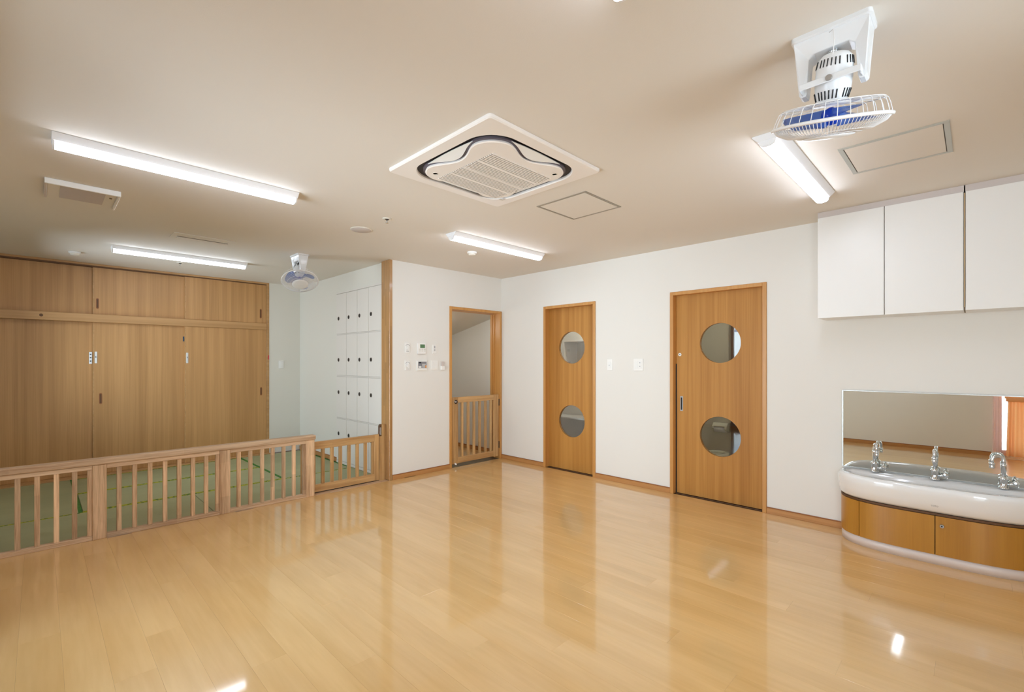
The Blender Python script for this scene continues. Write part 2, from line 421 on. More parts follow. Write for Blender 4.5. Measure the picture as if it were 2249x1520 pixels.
# small rooms behind the two doors
w = MB(); w.box(-.1, 1.8, .80, .9, 0, H).box(-.1, 0, .12, .9, 0, H).box(1.75, 1.85, .12, 1.15, 0, H)
w.build('wall_storeroom', M['wall'], kind=S)
w = MB(); w.box(1.85, 4.0, 1.05, 1.15, 0, H).box(3.9, 4.0, .12, 1.05, 0, H)
w.build('wall_toilet', M['roomwall'], kind=S)

# baseboards
def bb(name, horizontal, a0, a1, w0, sgn):
    b = setting(name)
    for nm, mt, z0, z1, t in (('board', M['base' if horizontal else 'basey'], 0.0, .050, .010), ('lip', M['lip'], .050, .058, .012)):
        m_ = B(a0, a1, w0, w0 + sgn * t, z0, z1) if horizontal else B(w0, w0 + sgn * t, a0, a1, z0, z1)
        m_.build(nm, mt, b, bevel=.002)
bb('baseboard_back', True, .012, D2[0], 0, -1)
bb('baseboard_back.001', True, D2[1], D3[0], 0, -1)
bb('baseboard_back.002', True, D3[1], 3.958, 0, -1)
bb('baseboard_back.003', True, 5.08, 6.2, 0, -1)
bb('baseboard_left', False, -1.722, -.91, 0, 1)
bb('baseboard_passage', True, -1.65, -.165, .165, -1)
bb('baseboard_front', True, 0.1, 4.86, -5.05, 1)
bb('baseboard_right', False, -5.05, 0, 6.2, -1)
bb('baseboard_alcove', True, -2.675, -1.39, -1.72, -1)

# tall laminated wooden edge post at the end of the thermostat wall
B(-.172, .004, -1.762, -1.722, 0, H).build('trim_1', M['post'], bevel=.003, kind=S)

# ---- windows
for n, k, a0, a1, z0, z1 in WINDOWS:
    wn = setting(n)
    fr = MB(); t = .04
    def bx(p0, p1, q0, q1, d0, d1, mb):
        if k == 'S': mb.box(p0, p1, -5.05 - d1, -5.05 - d0, q0, q1)
        else: mb.box(6.2 + d0, 6.2 + d1, p0, p1, q0, q1)
    for p0, p1, q0, q1 in ((a0, a1, z0, z0 + t), (a0, a1, z1 - t, z1), (a0, a0 + t, z0 + t, z1 - t), (a1 - t, a1, z0 + t, z1 - t), ((a0 + a1) / 2 - t / 2, (a0 + a1) / 2 + t / 2, z0 + t, z1 - t)):
        bx(p0, p1, q0, q1, .05, .1, fr)
    fr.build('window_frame', M['alu'], wn)
    sl = MB(); bx(a0, a1, z0 - .02, z0, -.02, .15, sl); sl.build('window_sill', M['frame'], wn)
    am = (a0 + a1) / 2
    for p0, p1 in ((a0 + t, am - t / 2), (am + t / 2, a1 - t)):
        pn = MB(); bx(p0, p1, z0 + t, z1 - t, .074, .078, pn); pn.build('pane', M['winglass'], wn)

# ---- doors
def hole_leaf(x0, x1, y0, y1, z0, z1, holes, r, n=56):
    """a slab with round holes [(cx, cz)] cut through it"""
    m = MB(); cuts = sorted(holes, key=lambda h: h[1])
    zz = [z0] + [(cuts[i][1] + cuts[i + 1][1]) / 2 for i in range(len(cuts) - 1)] + [z1]
    for i, (cx, cz) in enumerate(cuts):
        a, b = zz[i], zz[i + 1]
        ang = sorted({round(2 * PI * k / n, 6) for k in range(n)} | {round(math.atan2(q - cz, p - cx) % (2 * PI), 6) for p in (x0, x1) for q in (a, b)})
        inner, outer = [], []
        for t in ang:
            c, s_ = math.cos(t), math.sin(t)
            k = min([((x1 if c > 0 else x0) - cx) / c if abs(c) > 1e-9 else 1e9, ((b if s_ > 0 else a) - cz) / s_ if abs(s_) > 1e-9 else 1e9])
            inner.append((cx + r * c, cz + r * s_)); outer.append((cx + k * c, cz + k * s_))
        q = len(ang)
        v = [(p[0], y0, p[1]) for p in inner] + [(p[0], y0, p[1]) for p in outer] + [(p[0], y1, p[1]) for p in inner] + [(p[0], y1, p[1]) for p in outer]
        f = []
        for j in range(q):
            k = (j + 1) % q
            f += [(j, k, q + k, q + j), (2 * q + j, 3 * q + j, 3 * q + k, 2 * q + k)]
            f += [(j, 2 * q + j, 2 * q + k, k)]
            if abs(outer[j][0] - outer[k][0]) < 1e-6 or (abs(outer[j][1] - z0) < 1e-6 and abs(outer[k][1] - z0) < 1e-6) or (abs(outer[j][1] - z1) < 1e-6 and abs(outer[k][1] - z1) < 1e-6):
                f += [(q + j, q + k, 3 * q + k, 3 * q + j)]
        m.add(v, f)
    return m

def casing(par, horizontal, a0, a1, top, f=.035, proud=.012, back=.12, sgn=-1, pos=0.0):
    """three-sided wooden lining of an opening; face sits proud of the wall"""
    p0, p1 = pos + sgn * proud, pos - sgn * back
    def add(b0, b1, z0, z1):
        return B(b0, b1, p0, p1, z0, z1) if horizontal else B(p0, p1, b0, b1, z0, z1)
    add(a0, a0 + f, 0, top).build('jamb', M['frame'], par, bevel=.0025)
    add(a1 - f, a1, 0, top).build('jamb', M['frame'], par, bevel=.0025)
    (add(a0 + f, a1 - f, top - f, top)).build('head', M['frame'], par, bevel=.0025)

d1 = setting('door_1', (0, -.46, 0))
casing(d1, False, -.912, -.006, 2.043, sgn=1, back=.19)
for xx in (-.105, -.150):
    B(xx, xx + .012, -.053, -.041, 0, 2.0).build('stop_strip', M['frame'], d1)
B(-.165, -.002, -.876, -.042, -.005, .004).build('threshold', M['screed'], d1)

d2 = setting('door_2', (1.17, 0, 0)); casing(d2, True, D2[0], D2[1], D2[2])
lf = hole_leaf(.80, 1.545, .066, .1, .006, 2.03, [(1.172, .610), (1.172, 1.517)], .197).build('door_leaf', M['door'], d2)
for cz in (.610, 1.517):
    MB().cyl((1.172, .082, cz), (1.172, .086, cz), .197, n=48, smooth=False).build('pane', M['glass'], lf)
B(1.5, 1.512, .058, .068, .84, .98).build('door_handle', M['dark'], lf)
B(D2[0] + .035, D2[1] - .035, .06, .12, -.008, .001).build('threshold', M['closetback'], d2)

d3 = setting('door_3', (2.94, 0, 0)); casing(d3, True, D3[0], D3[1], D3[2])
lf = hole_leaf(2.534, 3.37, .05, .085, .008, 2.03, [(2.962, .622), (2.962, 1.522)], .192).build('door_leaf', M['door'], d3)
for cz in (.622, 1.522):
    MB().cyl((2.962, .066, cz), (2.962, .070, cz), .192, n=48, smooth=False).build('pane', M['glass'], lf)
hd = B(2.568, 2.598, .0465, .051, .842, .993).build('door_handle', M['steel'], lf, bevel=.003)
B(2.576, 2.590, .0455, .047, .855, .980).build('handle_recess', M['darkgrey'], lf)
MB().cyl((2.566, .044, 1.415), (2.566, .052, 1.415), .016, n=24).build('lock', M['platew'], lf)
MB().cyl((2.566, .042, 1.415), (2.566, .0445, 1.415), .006, n=12).build('lock_slot', M['grey'], lf)
B(2.521, 2.534, .05, .09, .005, 1.322).build('edge_gap', M['dark'], d3)
B(2.521, 2.534, .05, .09, 1.322, 2.02).build('edge_strip', M['door'], d3)
B(D3[0] + .035, D3[1] - .035, .045, .12, -.008, .001).build('threshold', M['closetback'], d3)

# ---- things seen through the round door windows, then lamps out of sight
t = thing('wall_shelf', 'white shelf high behind the upper round window of the narrow door', 'shelf', (.9, .8, 1.62))
B(.69, 1.75, .50, .80, 1.612, 1.634).build('shelf_board', M['cab'], t, bevel=.002)
B(.69, .71, .50, .80, 1.20, 1.612).build('side_panel', M['cab'], t, bevel=.002)
t = thing('wall_shelf', 'white low shelf behind the lower round window of the narrow door', 'shelf', (.9, .8, .58))
B(0, 1.75, .50, .80, .572, .594).build('shelf_board', M['cab'], t, bevel=.002)
t = thing('paper_holder', 'beige toilet paper holder behind the lower round window of the wide door', 'paper holder', (2.6, 1.05, .58))
MB().cyl((2.55, .985, .575), (2.68, .985, .575), .045, n=24).build('roll', M['plastic'], t)
MB().prism([(1.05, .55), (1.05, .64), (.975, .64), (.935, .60), (.93, .575), (.95, .57)], 'x', 2.535, 2.555).build('side_bracket', M['toilet'], t, bevel=.003)
MB().prism([(1.05, .53), (1.05, .64), (.975, .64), (.935, .60), (.93, .575), (.95, .55)], 'x', 2.675, 2.70).build('side_bracket', M['toilet'], t, bevel=.003)
MB().prism([(1.05, .625), (1.05, .64), (.975, .64), (.935, .605), (.94, .595), (.98, .628)], 'x', 2.55, 2.68).build('cover', M['toilet'], t)
t = thing('toilet', 'small white toilet seen at the bottom of the wide door', 'toilet', (2.60, .80, 0))
def ell(cx, cy, a, b, z, n=32, sq=2.0):
    out = []
    for i in range(n):
        c, s_ = math.cos(2 * PI * i / n), math.sin(2 * PI * i / n)
        out.append((cx + a * abs(c) ** (2 / sq) * (1 if c > 0 else -1), cy + b * abs(s_) ** (2 / sq) * (1 if s_ > 0 else -1), z))
    return out
MB().ring_sweep([ell(2.58, .83, .09, .11, 0), ell(2.58, .82, .08, .10, .12), ell(2.61, .83, .13, .17, .28), ell(2.61, .83, .14, .18, .297)]).build('bowl', M['toilet'], t)
MB().ring_sweep([ell(2.61, .83, .145, .185, .298), ell(2.61, .83, .145, .185, .320), ell(2.61, .83, .085, .12, .320), ell(2.61, .83, .085, .12, .298), ell(2.61, .83, .145, .185, .298)], cap=False).build('seat', M['toilet'], t)
tag(B(2.725, 2.93, 1.0, 1.049, 0, 2.1).build('cubicle_door', M['brown'], origin=(2.8, 1.02, 0)), 'dark brown panel at the right behind the round windows of the wide door', 'panel')
def small_lamp(x, y, s, label):
    t = thing('unseen_lamp', label, 'lamp', (x, y, H))
    MB().lathe([(.11, 0), (.11, -.02), (.10, -.025)], (x, y, H), n=28).build('lamp_base', M['fixture'], t)
    MB().lathe([(.10, -.024), (.098, -.05), (.07, -.07), (.0, -.076)], (x, y, H), n=28).build('diffuser', emit('small_diffuser', (1, .95, .85), s), t)
small_lamp(1.35, .3, 70, 'round ceiling lamp of the store room behind the narrow door')
small_lamp(3.3, .35, 80, 'round ceiling lamp of the toilet room behind the wide door')  # unseen lamp, added to brighten the toilet room
t = thing('unseen_lamp', 'round lamp on the sloping soffit of the passage behind the half gate', 'lamp', (-.7, -.75, 1.87))  # no known fixture here: added out of sight to lift the passage walls
MB().lathe([(.09, .06), (.09, 0), (.05, -.02), (0, -.024)], (-.7, -.75, 1.86), n=24).build('diffuser', emit('passage_fill', (1, .98, .94), 34), t)

# ------------------------------------------------------------------ tatami floor
def mat_(x0, x1, y0, y1, along, label, heri):
    t = thing('tatami_mat', label, 'tatami mat', ((x0 + x1) / 2, (y0 + y1) / 2, -.01), 'tatami mats behind the railing')
    g = .0015; b = .028
    B(x0 + g, x1 - g, y0 + g, y1 - g, -.012, .0).build('rush_surface', M['tatami'], t, bevel=.003)
    if along == 'y':
        for a, c in ((x0 + g, x0 + b), (x1 - b, x1 - g)): B(a, c, y0 + g, y1 - g, -.01, .0012).build('cloth_border', M[heri], t)
    else:
        for a, c in ((y0 + g, y0 + b), (y1 - b, y1 - g)): B(x0 + g, x1 - g, a, c, -.01, .0012).build('cloth_border', M[heri], t)
mat_(-2.60, -.952, -2.58, -1.74, 'x', 'green tatami mat in the alcove corner in front of the white lockers', 'heri2')
mat_(-1.772, -.952, -4.27, -2.58, 'y', 'green tatami mat in the middle row, between the two yellow-green borders', 'heri')
mat_(-2.60, -1.772, -4.27, -2.58, 'y', 'green tatami mat lying along the closet sliding doors', 'heri')
mat_(-2.60, -.952, -5.05, -4.27, 'x', 'pale green tatami mat at the far left of the picture', 'heri2')
mat_(-.952, -.11, -3.44, -1.74, 'y', 'green tatami mat along the railing, beside the sliding gate', 'heri')
mat_(-.952, -.11, -5.05, -3.44, 'y', 'green tatami mat along the railing at its left end', 'heri')
tag(B(-.109, .0, -5.05, -1.765, -.012, .001).build('sill_board', M['ash'], origin=(-.05, -3.4, 0), bevel=.002), 'flat wooden sill board between planks and tatami under the railing', 'sill')

# ------------------------------------------------------------------ closet with sliding doors
cl = thing('built_in_closet', 'wall-wide brown closet with sliding doors below and above', 'closet', (-2.85, -3.6, 0))
X = -2.675
B(-3.4, X - .105, -5.05, -2.17, 0, H).build('carcass', M['closetback'], cl)
B(X - .11, X + .004, -2.199, -2.164, 0, H).build('jamb', M['closetrail'], cl, bevel=.002)
B(X - .11, X + .004, -5.05, -2.199, 2.476, H).build('top_trim', M['closetrail'], cl, bevel=.002)
B(X - .11, X - .002, -5.05, -2.199, 2.462, 2.476).build('top_track', M['closetback'], cl)
B(X - .11, X + .010, -5.05, -2.199, 1.810, 1.905).build('middle_rail', M['closetrail'], cl, bevel=.003)
MB().cyl((X + .008, -4.528, 1.862), (X + .0115, -4.528, 1.862), .016, n=20).build('knot', M['closetback'], cl)
B(X - .11, X + .068, -5.05, -2.17, -.012, .012).build('bottom_sill', M['closetrail'], cl, bevel=.003)
for i, (y0, y1, dx) in enumerate(((-3.196, -2.2, -.006), (-4.098, -3.18, -.038), (-5.045, -4.08, -.070))):
    up = B(X + dx - .026, X + dx, y0, y1, 1.906, 2.470).build('upper_door', M['closet'], cl, bevel=.002)
    B(X + dx + .0002, X + dx + .0016, y0, y0 + .012, 1.906, 2.470).build('edge_strip', M['closetrail'], up)
    lo = B(X + dx - .026, X + dx, y0, y1, .013, 1.812).build('lower_door', M['closet'], cl, bevel=.002)
    B(X + dx + .0002, X + dx + .0016, y0, y0 + .012, .013, 1.81).build('edge_strip', M['closetrail'], lo)
    def pull(par, y, z0, z1):
        a = MB(); a.prism([(y - .013, z0 + .01), (y - .006, z0), (y + .006, z0), (y + .013, z0 + .01), (y + .013, z1 - .01), (y + .006, z1), (y - .006, z1), (y - .013, z1 - .01)], 'x', X + dx - .002, X + dx + .0022)
        a.build('finger_pull', M['lip'], par)
        B(X + dx + .002, X + dx + .003, y - .007, y + .007, z0 + .012, z1 - .012).build('pull_recess', M['closetback'], par)
    if i == 0: pull(up, -2.277, 1.975, 2.112); pull(lo, -2.272, .855, .975)
    if i == 1: pull(up, -4.056, 1.972, 2.098); pull(lo, -4.028, .838, .970)
    if i < 2:
        yl = (-3.170, -4.070)[i]
        B(X + dx, X + dx + .003, yl - .012, yl + .012, 1.325, 1.463).build('lock_plate', M['alu'], lo, bevel=.001)
        B(X + dx + .003, X + dx + .004, yl - .003, yl + .003, 1.39, 1.41).build('keyhole', M['dark'], lo)
    else:
        B(X + dx, X + dx + .003, -4.130, -4.102, 1.318, 1.460).build('lock_plate', M['steel'], lo, bevel=.001)
        for zz in (1.345, 1.385, 1.425): B(X + dx + .003, X + dx + .005, -4.122, -4.108, zz, zz + .012).build('lock_slot', M['dark'], lo)
B(X - .002, X + .008, -2.178, -2.166, 1.378, 1.438).build('red_tag', M['red'], cl)['label'] = 'small red tag on the jamb'
B(X - .035, X - .028, -3.212, -3.198, 1.612, 1.675).build('blue_tag', M['blue'], cl)['label'] = 'small dark blue tag on the door edge'

# ------------------------------------------------------------------ lockers
lk = thing('locker_block', 'white built-in lockers with round dark finger holes behind the wooden post', 'lockers', (-.8, -1.72, 0))
LX = (-1.378, -1.090, -.802, -.514, -.226); LZ = ((.040, .590), (.605, 1.147), (1.165, 1.697), (1.713, 2.240))
B(-1.385, -.174, -1.733, -1.722, 0, 2.262).build('carcass', M['lockergap'], lk)
B(-1.388, -.174, -1.741, -1.733, 2.246, 2.264).build('top_trim', M['locker'], lk, bevel=.001)
B(-1.386, -.174, -1.739, -1.733, 0, .030).build('plinth', M['locker'], lk, bevel=.001)
for x0, x1 in zip(LX[:-1], LX[1:]):
    for r, (z0, z1) in enumerate(LZ):
        d = B(x0 + .003, x1 - .003, -1.741, -1.733, z0 + .001, z1 - .001).build('locker_door', M['locker'], lk, bevel=.0015)
        hz = (.392, .940, 1.369, 1.917)[r]; hx = x0 + .061
        MB().cyl((hx, -1.7405, hz), (hx, -1.7430, hz), .026, .023, n=20).build('hole_ring', M['pull'], d)
        MB().cyl((hx, -1.7428, hz), (hx, -1.7434, hz), .014, n=16).build('finger_hole', M['dark'], d)
for zz in (.5975, 1.156, 1.705):
    B(-1.386, -.226, -1.740, -1.733, zz - .0048, zz + .0048).build('divider_strip', M['locker'], lk)
B(-.226, -.174, -1.741, -1.733, .0, 2.24).build('end_panel', M['locker'], lk)

# ------------------------------------------------------------------ railing
rl = thing('railing', 'low wooden railing with square balusters in front of the tatami area', 'railing', (0, -3.8, 0))
for y in (-4.222, -3.389, -2.643, -5.01):
    B(-.052, .004, y - .041, y + .041, 0, .562).build('post', M['ashz'], rl, bevel=.003)
B(-.066, .012, -5.048, -2.592, .563, .610).build('handrail', M['ash'], rl, bevel=.008, seg=2)
for a, b in ((-4.969, -4.263), (-4.181, -3.430), (-3.348, -2.684)):
    B(-.045, -.002, a, b, .530, .562).build('top_rail', M['ash'], rl, bevel=.002)
    B(-.050, .001, a, b, .001, .032).build('bottom_rail', M['ash'], rl, bevel=.002)
for y in (-4.94, -4.845, -4.748, -4.650, -4.554, -4.456, -4.360, -4.276, -4.107, -4.012, -3.915, -3.817, -3.721, -3.624, -3.528, -3.443, -3.276, -3.180, -3.080, -2.988, -2.890, -2.795, -2.698):
    B(-.040, -.010, y - .0145, y + .0145, .032, .530).build('baluster', M['ashz'], rl, bevel=.0015)

# sliding gate behind the last railing post
sg = thing('sliding_gate', 'low oak gate with balusters between the railing end and the tall post', 'gate', (-.09, -2.2, 0))
B(-.108, -.075, -2.66, -1.845, .447, .524).build('top_rail', M['oak'], sg, bevel=.003)
B(-.108, -.075, -2.66, -1.845, .010, .086).build('bottom_rail', M['oak'], sg, bevel=.003)
B(-.109, -.074, -1.903, -1.845, .009, .5245).build('stile', M['oakz'], sg, bevel=.003)
B(-.109, -.074, -2.70, -2.645, .009, .5245).build('stile', M['oakz'], sg, bevel=.003)
for y in (-2.575, -2.480, -2.384, -2.292, -2.196, -2.101, -2.005, -1.917):
    B(-.106, -.078, y - .0155, y + .0155, .086, .447).build('baluster', M['oakz'], sg, bevel=.0015)
B(-.098, -.086, -2.6, -1.84, .001, .010).build('bottom_track', M['dark'], sg)
gp = thing('latch_post', 'short oak latch post with dark metal catch beside the tall post', 'post', (-.09, -1.80, 0))
MB().prism([(-1.842, 0), (-1.842, .50), (-1.812, .50), (-1.812, .632), (-1.764, .632), (-1.764, 0)], 'x', -.125, -.072).build('wood_post', M['oakz'], gp, bevel=.002)
MB().prism([(-1.838, .505), (-1.838, .610), (-1.832, .628), (-1.820, .634), (-1.8125, .634), (-1.8125, .505)], 'x', -.112, -.082).build('latch_case', M['brown'], gp, bevel=.002)
B(-.086, -.078, -1.832, -1.815, .515, .60).build('catch_plate', M['steel'], gp, bevel=.001)

# half gate in the doorway
hg = thing('half_gate', 'oak half gate with balusters and chrome latch in the doorway', 'gate', (-.02, -.46, 0))
B(-.034, -.002, -.871, -.768, .040, .890).build('stile', M['oakz'], hg, bevel=.003)
B(-.034, -.002, -.143, -.052, .036, .890).build('stile', M['oakz'], hg, bevel=.003)
B(-.033, -.003, -.768, -.143, .818, .8895).build('top_rail', M['oak'], hg, bevel=.002)
B(-.033, -.003, -.768, -.143, .045, .120).build('bottom_rail', M['oak'], hg, bevel=.002)
for y in (-.692, -.590, -.490, -.390, -.286, -.186):
    B(-.033, -.006, y - .015, y + .015, .120, .818).build('baluster', M['oakz'], hg, bevel=.0015)
lt = MB().cyl((-.002, -.812, .832), (.008, -.812, .832), .026, n=28).build('latch', M['chrome'], hg)
MB().cyl((.008, -.812, .832), (.014, -.812, .832), .013, n=20).build('latch_knob', M['steel'], lt)
B(.010, .018, -.826, -.798, .826, .838).build('latch_lever', M['chrome'], lt, bevel=.002)
for z0, z1 in ((.735, .828), (.148, .240)):
    B(-.030, .003, -.052, -.042, z0, z1).build('hinge', M['darkgrey'], hg)
MB().cyl((-.002, -.818, .046), (.022, -.818, .040), .012, .009, n=14).build('rubber_stop', M['platew'], hg)

# ------------------------------------------------------------------ wall cabinets
def wcab(x0, x1, lab, hinge):
    t = thing('wall_cabinet', lab, 'cabinet', (x0, 0, 1.68), 'white wall cabinets above the wash basin')
    B(x0, x1, -.264, -.001, 1.680, 2.455).build('carcass', M['cab'], t, bevel=.001)
    B(x0, x1, -.272, -.001, 2.456, 2.4995).build('filler_panel', M['cabtrim'], t)
    xm = (x0 + x1) / 2
    for a, b in ((x0, xm), (xm, x1)):
        d = B(a + .0025, b - .0025, -.284, -.266, 1.678, 2.454).build('cabinet_door', M['cab'], t, bevel=.001)
    return t
wcab(3.831, 4.651, 'white wall cabinet with two plain doors at the left end of the row', 0)
wcab(4.658, 5.478, 'white wall cabinet cut by the right edge of the picture', 0)
tag(B(4.6515, 4.6575, -.27, -.01, 1.70, 2.45).build('filler_strip', M['edgeband'], origin=(4.65, -.1, 1.7)), 'thin beige strip between the two white wall cabinets', 'strip')

# ------------------------------------------------------------------ mirror
mi = thing('wall_mirror', 'wide wall mirror behind the white wash basin', 'mirror', (4.5, 0, .51))
B(3.952, 5.075, -.006, -.001, .512, 1.108).build('mirror_glass', M['mirror'], mi)
B(3.943, 3.952, -.009, -.001, .505, 1.116).build('frame_side', M['alu'], mi, bevel=.001)
B(5.075, 5.084, -.009, -.001, .505, 1.116).build('frame_side', M['alu'], mi, bevel=.001)
B(3.952, 5.075, -.009, -.001, 1.108, 1.116).build('frame_top', M['alu'], mi, bevel=.001)
B(3.952, 5.075, -.009, -.001, .505, .512).build('frame_bottom', M['alu'], mi, bevel=.001)

# ------------------------------------------------------------------ basin on curved cabinet
BX = 4.513
def dshape(a, b, n=3.2, k=40, yb=0.0):
    """half super-ellipse from wall to wall, left to right"""
    out = []
    for i in range(k + 1):
        t = PI - PI * i / k
        c, s_ = a * math.cos(t), b * math.sin(t)          # direction spread evenly along the front
        r = (abs(c / a) ** n + abs(s_ / b) ** n) ** (-1 / n)
        out.append((BX + r * c, yb - r * s_))
    return out
bc = thing('basin_cabinet', 'curved honey wood cabinet with white plinth under the wash basin', 'cabinet', (BX, 0, 0))
def dsolid(a, b, z0, z1, yw=-.001, n=3.2):
    p = dshape(a, b, n, 48); m = MB()
    m.ring_sweep([[(x, min(y, yw), z0) for x, y in p], [(x, min(y, yw), z1) for x, y in p]], smooth=True)
    return m
dsolid(.556, .372, 0, .066).build('plinth', M['plinth'], bc)
dsolid(.548, .362, .066, .340).build('carcass', M['dark'], bc)
pts = dshape(.560, .376, 3.2, 400)
def curved(x0, x1, z0, z1, pred=None):
    o = [p for p in pts if x0 <= p[0] <= x1 and p[1] < -.002]
    inn = []
    for p in o:
        d = (Vector((BX, -.1)) - Vector(p)).normalized() * .012; inn.append((p[0] + d.x, p[1] + d.y))
    o = o[::3] + ([o[-1]] if (len(o) - 1) % 3 else []); inn = inn[::3] + ([inn[-1]] if (len(inn) - 1) % 3 else [])
    m = MB(); rings = [[(a[0], a[1], z0), (a[0], a[1], z1), (b[0], b[1], z1), (b[0], b[1], z0)] for a, b in zip(o, inn)]
    return m.ring_sweep(rings, smooth=False)
curved(3.9, 4.098, .066, .322).build('side_panel', M['basinwood'], bc)
curved(4.101, 4.5135, .066, .322).build('cabinet_door', M['basinwood'], bc)
dr = curved(4.5140, 4.926, .066, .322).build('cabinet_door', M['basinwood'], bc)
curved(4.929, 5.2, .066, .322).build('side_panel', M['basinwood'], bc)
curved(3.9, 5.2, .326, .340).build('top_strip', M['closetback'], bc)
MB().cyl((4.549, -.374, .262), (4.549, -.388, .262), .011, n=20).build('lock', M['steel'], dr)
MB().cyl((4.549, -.388, .262), (4.549, -.3895, .262), .004, n=12).build('keyhole', M['darkgrey'], dr)

bs = thing('wash_basin', 'long white ceramic trough basin with rounded front', 'basin', (BX, 0, .34))
prof = [(.545, .366, .341), (.560, .384, .343), (.570, .408, .362), (.575, .434, .41), (.577, .452, .46), (.576, .458, .49), (.571, .455, .508), (.560, .445, .518), (.546, .431, .518)]
inner = [(.532, .417, .511), (.518, .402, .492), (.50, .38, .45), (.45, .33, .41), (.20, .20, .395)]
KN = 56
def dring(a, b, z, yb, n=3.2):
    p = dshape(a, b + yb, n, KN)                 # yb < 0 pulls the back edge off the wall
    fr = [(x, min(y, yb), z) for x, y in p]
    m_ = 24; x1, x0 = fr[-1][0], fr[0][0]
    return fr + [(x1 + (x0 - x1) * i / m_, yb, z) for i in range(1, m_)]
rings = [dring(a, b, z, -.012) for a, b, z in prof]
rings += [dring(a, b, z, yb) for (a, b, z), yb in zip(inner, (-.085, -.092, -.10, -.12, -.16))]
rings = [[(x, y, z - (.020 * max(0, min(1, 1 + (y + .02) / .28)) if z > .48 else 0)) for x, y, z in r] for r in rings]   # deck dips towards the wall
bo = MB().ring_sweep(rings, smooth=True).build('bowl', M['ceramic'], bs)
MB().cyl((BX, -.22, .394), (BX, -.22, .399), .022, n=24).build('drain', M['chrome'], bs)
# maker mark on the front of the bowl
cu = bpy.data.curves.new('mark', 'FONT'); cu.body = 'TOTO'; cu.size = .013; cu.extrude = .0004; cu.align_x = 'CENTER'
tmp = bpy.data.objects.new('mark', cu); C.objects.link(tmp)
dg = bpy.context.evaluated_depsgraph_get(); me = bpy.data.meshes.new_from_object(tmp.evaluated_get(dg))
bpy.data.objects.remove(tmp); mk = bpy.data.objects.new('maker_mark', me); C.objects.link(mk)
me.materials.clear(); me.materials.append(M['grey']); mk.parent = bs
mk.location = (4.516 - BX, -.4445, .397 - .34); mk.rotation_euler = (PI / 2 - .40, 0, 0)

# faucets
def faucet(x, y, rot, label):
    t = thing('faucet', label, 'faucet', (x, y, .502), 'chrome faucets on the wash basin')
    R = Matrix.Translation((x, y, .502)) @ Matrix.Rotation(rot, 4, 'Z')
    def bd(mb, nm, mat=M['chrome'], p=t): return mb.build(nm, mat, p, xf=R)
    bd(MB().lathe([(.026, .001), (.026, .008), (.021, .012), (.0205, .058), (.024, .062), (.024, .070), (.016, .078), (.012, .082)], (0, 0, 0)), 'body')
    bd(MB().lathe([(.011, .08), (.011, .11), (.014, .114), (.013, .15), (.015, .155), (.013, .16), (.010, .165)], (0, 0, 0), n=20), 'riser')
    arc = [(0, 0, .16), (0, 0, .185)] + [(0, -.028 + .028 * math.cos(a), .188 + .026 * math.sin(a)) for a in [PI * k / 8 for k in range(1, 9)]] + [(0, -.058, .165)]
    sp = bd(MB().tube(arc, .0095, n=12), 'spout')
    bd(MB().lathe([(.010, 0), (.014, -.004), (.0145, -.012), (.010, -.016), (.013, -.022), (.013, -.034), (.011, -.038)], (0, -.058, .168), n=18), 'nozzle', p=sp)
    R2 = Matrix.Translation((x, y, .502))
    hn = MB().tube([(.018, 0, .030), (.034, -.002, .034), (.050, -.004, .040)], .010, n=12).build('valve_arm', M['chrome'], t, xf=R2)
    MB().lathe([(.017, 0), (.020, .004), (.020, .014), (.012, .020), (.006, .026)], (.048, -.004, .040), axis=(1, -.2, .35), n=18).build('handle_hub', M['chrome'], hn, xf=R2)
    for k in range(4):
        a = 2 * PI * k / 4 + .5
        u = Vector((1, -.2, .35)).normalized(); p = u.orthogonal().normalized(); q = u.cross(p)
        c0 = Vector((.060, -.006, .044)); d = p * math.cos(a) + q * math.sin(a)
        MB().tube([c0 + d * .008, c0 + d * .022, c0 + d * .030], .005, n=8, rr=[.006, .0045, .006]).build('handle_spoke', M['chrome'], hn, xf=R2)
faucet(4.158, -.062, .35, 'chrome gooseneck faucet at the left end of the basin')
faucet(4.500, -.062, 0.0, 'chrome gooseneck faucet at the middle of the basin')
faucet(4.838, -.062, -1.25, 'chrome gooseneck faucet with spout turned left, in front of the curtain reflection')

# ------------------------------------------------------------------ curtains at the window behind the camera (seen in the mirror)
def wavy(x0, x1, y, z0, z1, amp, waves, thick=.0015, nz=10, pinch=None, seg=80):
    m = MB(); rows = []
    for k in range(nz + 1):
        z = z0 + (z1 - z0) * k / nz; row = []; f_ = 1.0 if pinch is None else pinch(z)
        for i in range(seg + 1):
            u = i / seg; xx = x0 + (x1 - x0) * (.5 + (u - .5) * f_)
            row.append((xx, y + amp * math.sin(2 * PI * waves * u + .4 * math.sin(7 * u)) * (1 + .3 * math.sin(3 * z + 9 * u)), z))
        rows.append(row)
    v = [p for r in rows for p in r]; n = seg + 1
    f = [(k * n + i, k * n + i + 1, (k + 1) * n + i + 1, (k + 1) * n + i) for k in range(nz) for i in range(seg)]
    return m.add(v, f, True)
ct = thing('orange_curtain', 'orange curtain hanging at the window, seen in the mirror', 'curtain', (5.14, -4.96, 0))
wavy(5.00, 5.30, -4.95, .03, .80, .022, 4, pinch=lambda z: .85 + .15 * (0.8 - z)).build('lower_cloth', M['curtain'], ct)
wavy(4.99, 5.29, -4.95, .83, 2.25, .015, 3).build('upper_cloth', M['curtain'], ct)
MB().ring_sweep([ell(5.14, -4.95, .135, .035, .79, 24, 3), ell(5.14, -4.95, .138, .038, .80, 24, 3), ell(5.14, -4.95, .138, .038, .84, 24, 3), ell(5.14, -4.95, .135, .035, .85, 24, 3)]).build('tieback', M['curtain'], ct)
